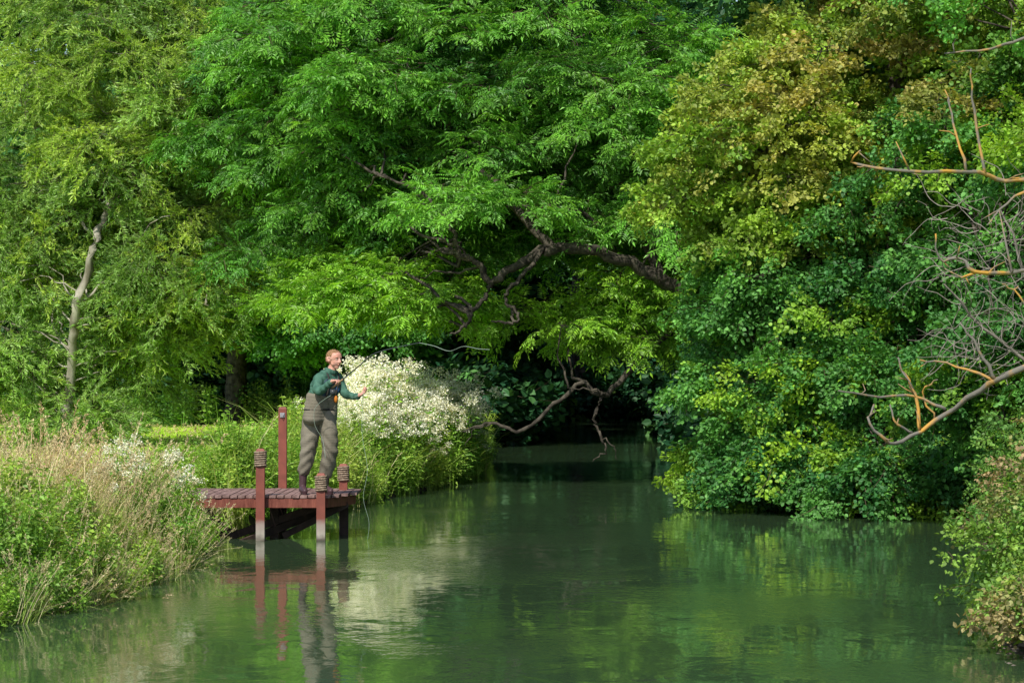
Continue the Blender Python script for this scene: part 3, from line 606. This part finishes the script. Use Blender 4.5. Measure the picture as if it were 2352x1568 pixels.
def notdock(a):
    k=(a[:,0]>-4.35)&(a[:,1]>33.9)&(a[:,1]<37.6); return a[~k]
a=notdock(strip(1050,19,32,.2,4)); lay('tall_grass',C_tall,a,(.35,.66),.55,.30,.2)
a=notdock(strip(1100,19,35,.1,4)); lay('green_grass',C_green,a,(.3,.6),.5,.05,.2)
a=notdock(strip(200,27,31.5,.3,1.6)); lay('reed_grass',C_tall,a,(.62,.85),.55,.35,.16)
a=notdock(strip(1500,18,36,-.1,1.1)); lay('nettles',C_nettle,a,(.4,.78),.45,.15,.25)
a=notdock(strip(420,20,33,.4,3)); lay('bank_herbs',C_herb,a,(.4,.75),.5,.2)
a=strip(260,20,33.5,-.12,.25); lay('overhanging_grass',C_tall,a,(.35,.6),.55,.3,.45)
a=np.array([(-4.15,29.6),(-4.05,30),(-4.3,30.4),(-4.5,31),(-3.9,31.5),(-3.75,32),(-4.2,32.6),(-4.05,29.4),(-4.35,29.8),(-3.8,33),(-3.85,32.4),(-4.6,30.6)]); lay('meadowsweet',C_flow,a,(.68,.9),.5)
def edgecut(a): return a[(a[:,1]>43)|(a[:,0]>-3.9)]
a=edgecut(strip(1050,37.3,72,-.05,1.3)); lay('riverbank_herbs',C_herb,a,(.75,1.15),.65,.3,.15)
a=edgecut(strip(420,37.3,60,.0,1.4)); lay('riverbank_grass',C_green,a,(.8,1.3),.6,.2)
a=strip(600,38,64,-.15,.6); lay('riverbank_nettles',C_nettle,a,(.6,1.1),.65,.25,.25)
a=np.concatenate([strip(190,46.5,51,.1,1.3),strip(230,51,56.5,-.1,1.1)]); lay('meadowsweet',C_flow,a,(.95,1.28),.5)
a=np.array([(-3.05,40.6),(-3.15,41),(-2.95,41.3),(-3.6,41.5),(-3.3,40.2),(-3.45,42)]); lay('willowherb_plants',C_spire,a,(.85,1.0),.4,0,.05)
a=np.column_stack([R.uniform(-5.2,-3.6,300),R.uniform(37.5,42,300)]); lay('bank_shrubs',C_nettle,a,(.3,.65),.5,.2)
a=np.column_stack([R.uniform(-17,-3.2,10000),32+45*R.rand(10000)**.9]); a=a[a[:,0]<EL(a[:,1])-1.2]; lay('meadow_grass',C_short,a,(.7,1.3),.6,.2)
a=np.column_stack([R.uniform(-5.0,-4.7,14),R.uniform(29,30.5,14)]); lay('dock_weeds',C_tall,a,(1.0,1.3),.4,.8,.06)
a=strip(500,18,60,.0,3,'R'); lay('riverbank_plants',C_nettle,a,(.5,1),.4,.1)
a=np.column_stack([R.uniform(-24,-3,420),R.uniform(77,84,420)]); lay('woodland_edge_plants',C_nettle,a,(.8,1.8),.1,0)

# ------------------------------------------------------------ dock
dk=empty('wooden_fishing_platform',(-3,35.8,.5))
def dch(mb,name,mats,smooth=False): return adopt(mb.obj(name,mats,smooth),dk)
M_deck=simple('deck_planks',(.15,.085,.075),(.30,.19,.17),5,.75,.5,(3,.6,3))
M_red=simple('redwood_paint',(.14,.038,.026),(.25,.08,.055),7,.6,.4,(3,3,.5))
M_dark=simple('dark_timber',(.03,.02,.016),(.07,.045,.035),7,.8,.3)
M_rope=simple('rope',(.16,.11,.075),(.38,.29,.21),40,.9,.5)
m,nt,out=newmat('post_with_waterline'); b=N(nt,'ShaderNodeBsdfPrincipled'); b.inputs['Roughness'].default_value=.65
ge=N(nt,'ShaderNodeNewGeometry'); sx=N(nt,'ShaderNodeSeparateXYZ'); nt.links.new(ge.outputs['Position'],sx.inputs[0])
no=N(nt,'ShaderNodeTexNoise'); no.inputs['Scale'].default_value=9; no.inputs['Detail'].default_value=6; nt.links.new(ge.outputs['Position'],no.inputs['Vector'])
ad=N(nt,'ShaderNodeMath',operation='MULTIPLY_ADD'); ad.inputs[1].default_value=.12; nt.links.new(no.outputs[0],ad.inputs[0]); nt.links.new(sx.outputs[2],ad.inputs[2])
cr=ramp(nt,ad.outputs[0],[(.06,(.10,.08,.06)),(.14,(.45,.40,.34)),(.26,(.38,.29,.25)),(.33,(.25,.065,.042))])
cm=N(nt,'ShaderNodeMix',data_type='RGBA',blend_type='MULTIPLY'); cm.inputs[0].default_value=.6
nt.links.new(cr,cm.inputs[6]); nt.links.new(ramp(nt,no.outputs[0],[(.3,(.5,.5,.5)),(.7,(1,1,1))]),cm.inputs[7])
nt.links.new(cm.outputs[2],b.inputs['Base Color']); nt.links.new(b.outputs[0],out.inputs[0]); M_post=m
mb=MB(); x=-4.12
while x<-2.0:
    w=.095; y0=34.82+.02*R.rand(); y1=36.95+.03*R.rand()
    if x>-2.28: y0=34.82+(x+2.28)*3.0
    if x>-2.15: y1=36.9-(x+2.15)*2
    mb.box((x+w/2,(y0+y1)/2,.535+R.uniform(-.003,.003)),(w-.012,y1-y0,.032)); x+=w
dch(mb,'deck_planks',[M_deck])
mb=MB()
def beam(p,q,h=.11,t=.045,mat=0):
    p=Vector(p);q=Vector(q);d=(q-p).normalized();s=d.cross(Vector((0,0,1))).normalized()*t/2; u=s.cross(d).normalized()*h/2
    vs=[p-s-u,p+s-u,p+s+u,p-s+u,q-s-u,q+s-u,q+s+u,q-s+u]; mb.add(vs,[(0,1,2,3),(7,6,5,4),(0,4,5,1),(1,5,6,2),(2,6,7,3),(3,7,4,0)],mat)
beam((-4.13,34.86,.455),(-2.29,34.86,.455)); beam((-2.28,34.86,.455),(-1.99,35.78,.455)); beam((-1.99,35.8,.455),(-2.03,36.7,.455)); beam((-4.1,36.9,.455),(-2.1,36.9,.455)); beam((-4.15,34.9,.455),(-4.15,36.9,.455))
for xx in(-3.6,-2.9,-2.4): beam((xx,34.9,.44),(xx,36.85,.44))
dch(mb,'frame',[M_red])
mb=MB()
beam((-3.5,35.3,.02),(-2.25,35.6,.44),.09); beam((-3.35,34.95,-.05),(-2.1,36.2,.42),.09); beam((-2.85,35.4,.02),(-2.05,35.5,.42),.08)
for p in((-2.96,35.45),(-2.13,36.1),(-3.0,36.85)): mb.box((p[0],p[1],-.05),(.105,.105,.94))
dch(mb,'braces_and_piles',[M_dark])
mb=MB(); rp=MB()
for (px,py,top,rope) in((-3.075,34.79,1.10,1),(-2.335,34.79,.80,1),(-2.16,36.45,.86,1),(-2.98,36.98,1.58,0)):
    z0=-.7 if rope and py<36 else -.3
    mb.box((px,py,(top+z0)/2),(.105,.105,top-z0)); mb.box((px,py,top+.012),(.105,.105,.024),0,0,.7)
    if rope:
        pts=[];rr=[]
        for j in range(7*16+1):
            t=j/16; aa=t*2*math.pi; q=.068+.003*math.sin(t*9)
            ca,sn=math.cos(aa),math.sin(aa); k=1/max(abs(ca),abs(sn)); k=1+(k-1)*.45
            pts.append((px+q*ca*k,py+q*sn*k,top-.20+t*.027)); rr.append(.0125)
        rp.tube(pts,rr,6,0,1)
dch(mb,'posts',[M_post]); dch(rp,'rope_wraps',[M_rope],True)
mb=MB(); mb.box((-2.98,36.92,1.5),(.06,.012,.06)); mb.tube([(-3.0,36.91,1.52),(-2.98,36.89,1.47),(-2.96,36.91,1.52)],[.006]*3,5,0,2); dch(mb,'metal_hook',[simple('steel',(.25,.25,.27),(.4,.4,.42),9,.35)])

# ------------------------------------------------------------ light, sky, camera
sv=Vector((-.34,-.78,1.0)).normalized()
sun=bpy.data.lights.new('sun','SUN'); sun.energy=5; sun.angle=math.radians(.6); sun.color=(1,.96,.86)
so=link(bpy.data.objects.new('sun',sun)); so.rotation_euler=sv.to_track_quat('Z','Y').to_euler(); so.location=(-20,-20,40)
w=bpy.data.worlds.new('World'); sc.world=w; w.use_nodes=True; nt=w.node_tree; bg=nt.nodes['Background']
sk=nt.nodes.new('ShaderNodeTexSky'); sk.sky_type='NISHITA'; sk.sun_disc=False; sk.sun_elevation=math.asin(sv.z); sk.sun_rotation=math.atan2(sv.x,sv.y)
nt.links.new(sk.outputs[0],bg.inputs[0]); bg.inputs[1].default_value=.15
cam=bpy.data.cameras.new('camera'); cam.lens=100; cam.sensor_width=36; cam.clip_end=2000
co_=link(bpy.data.objects.new('camera',cam)); co_.location=(0,0,2.08); co_.rotation_euler=(math.radians(90.58),0,0); sc.camera=co_
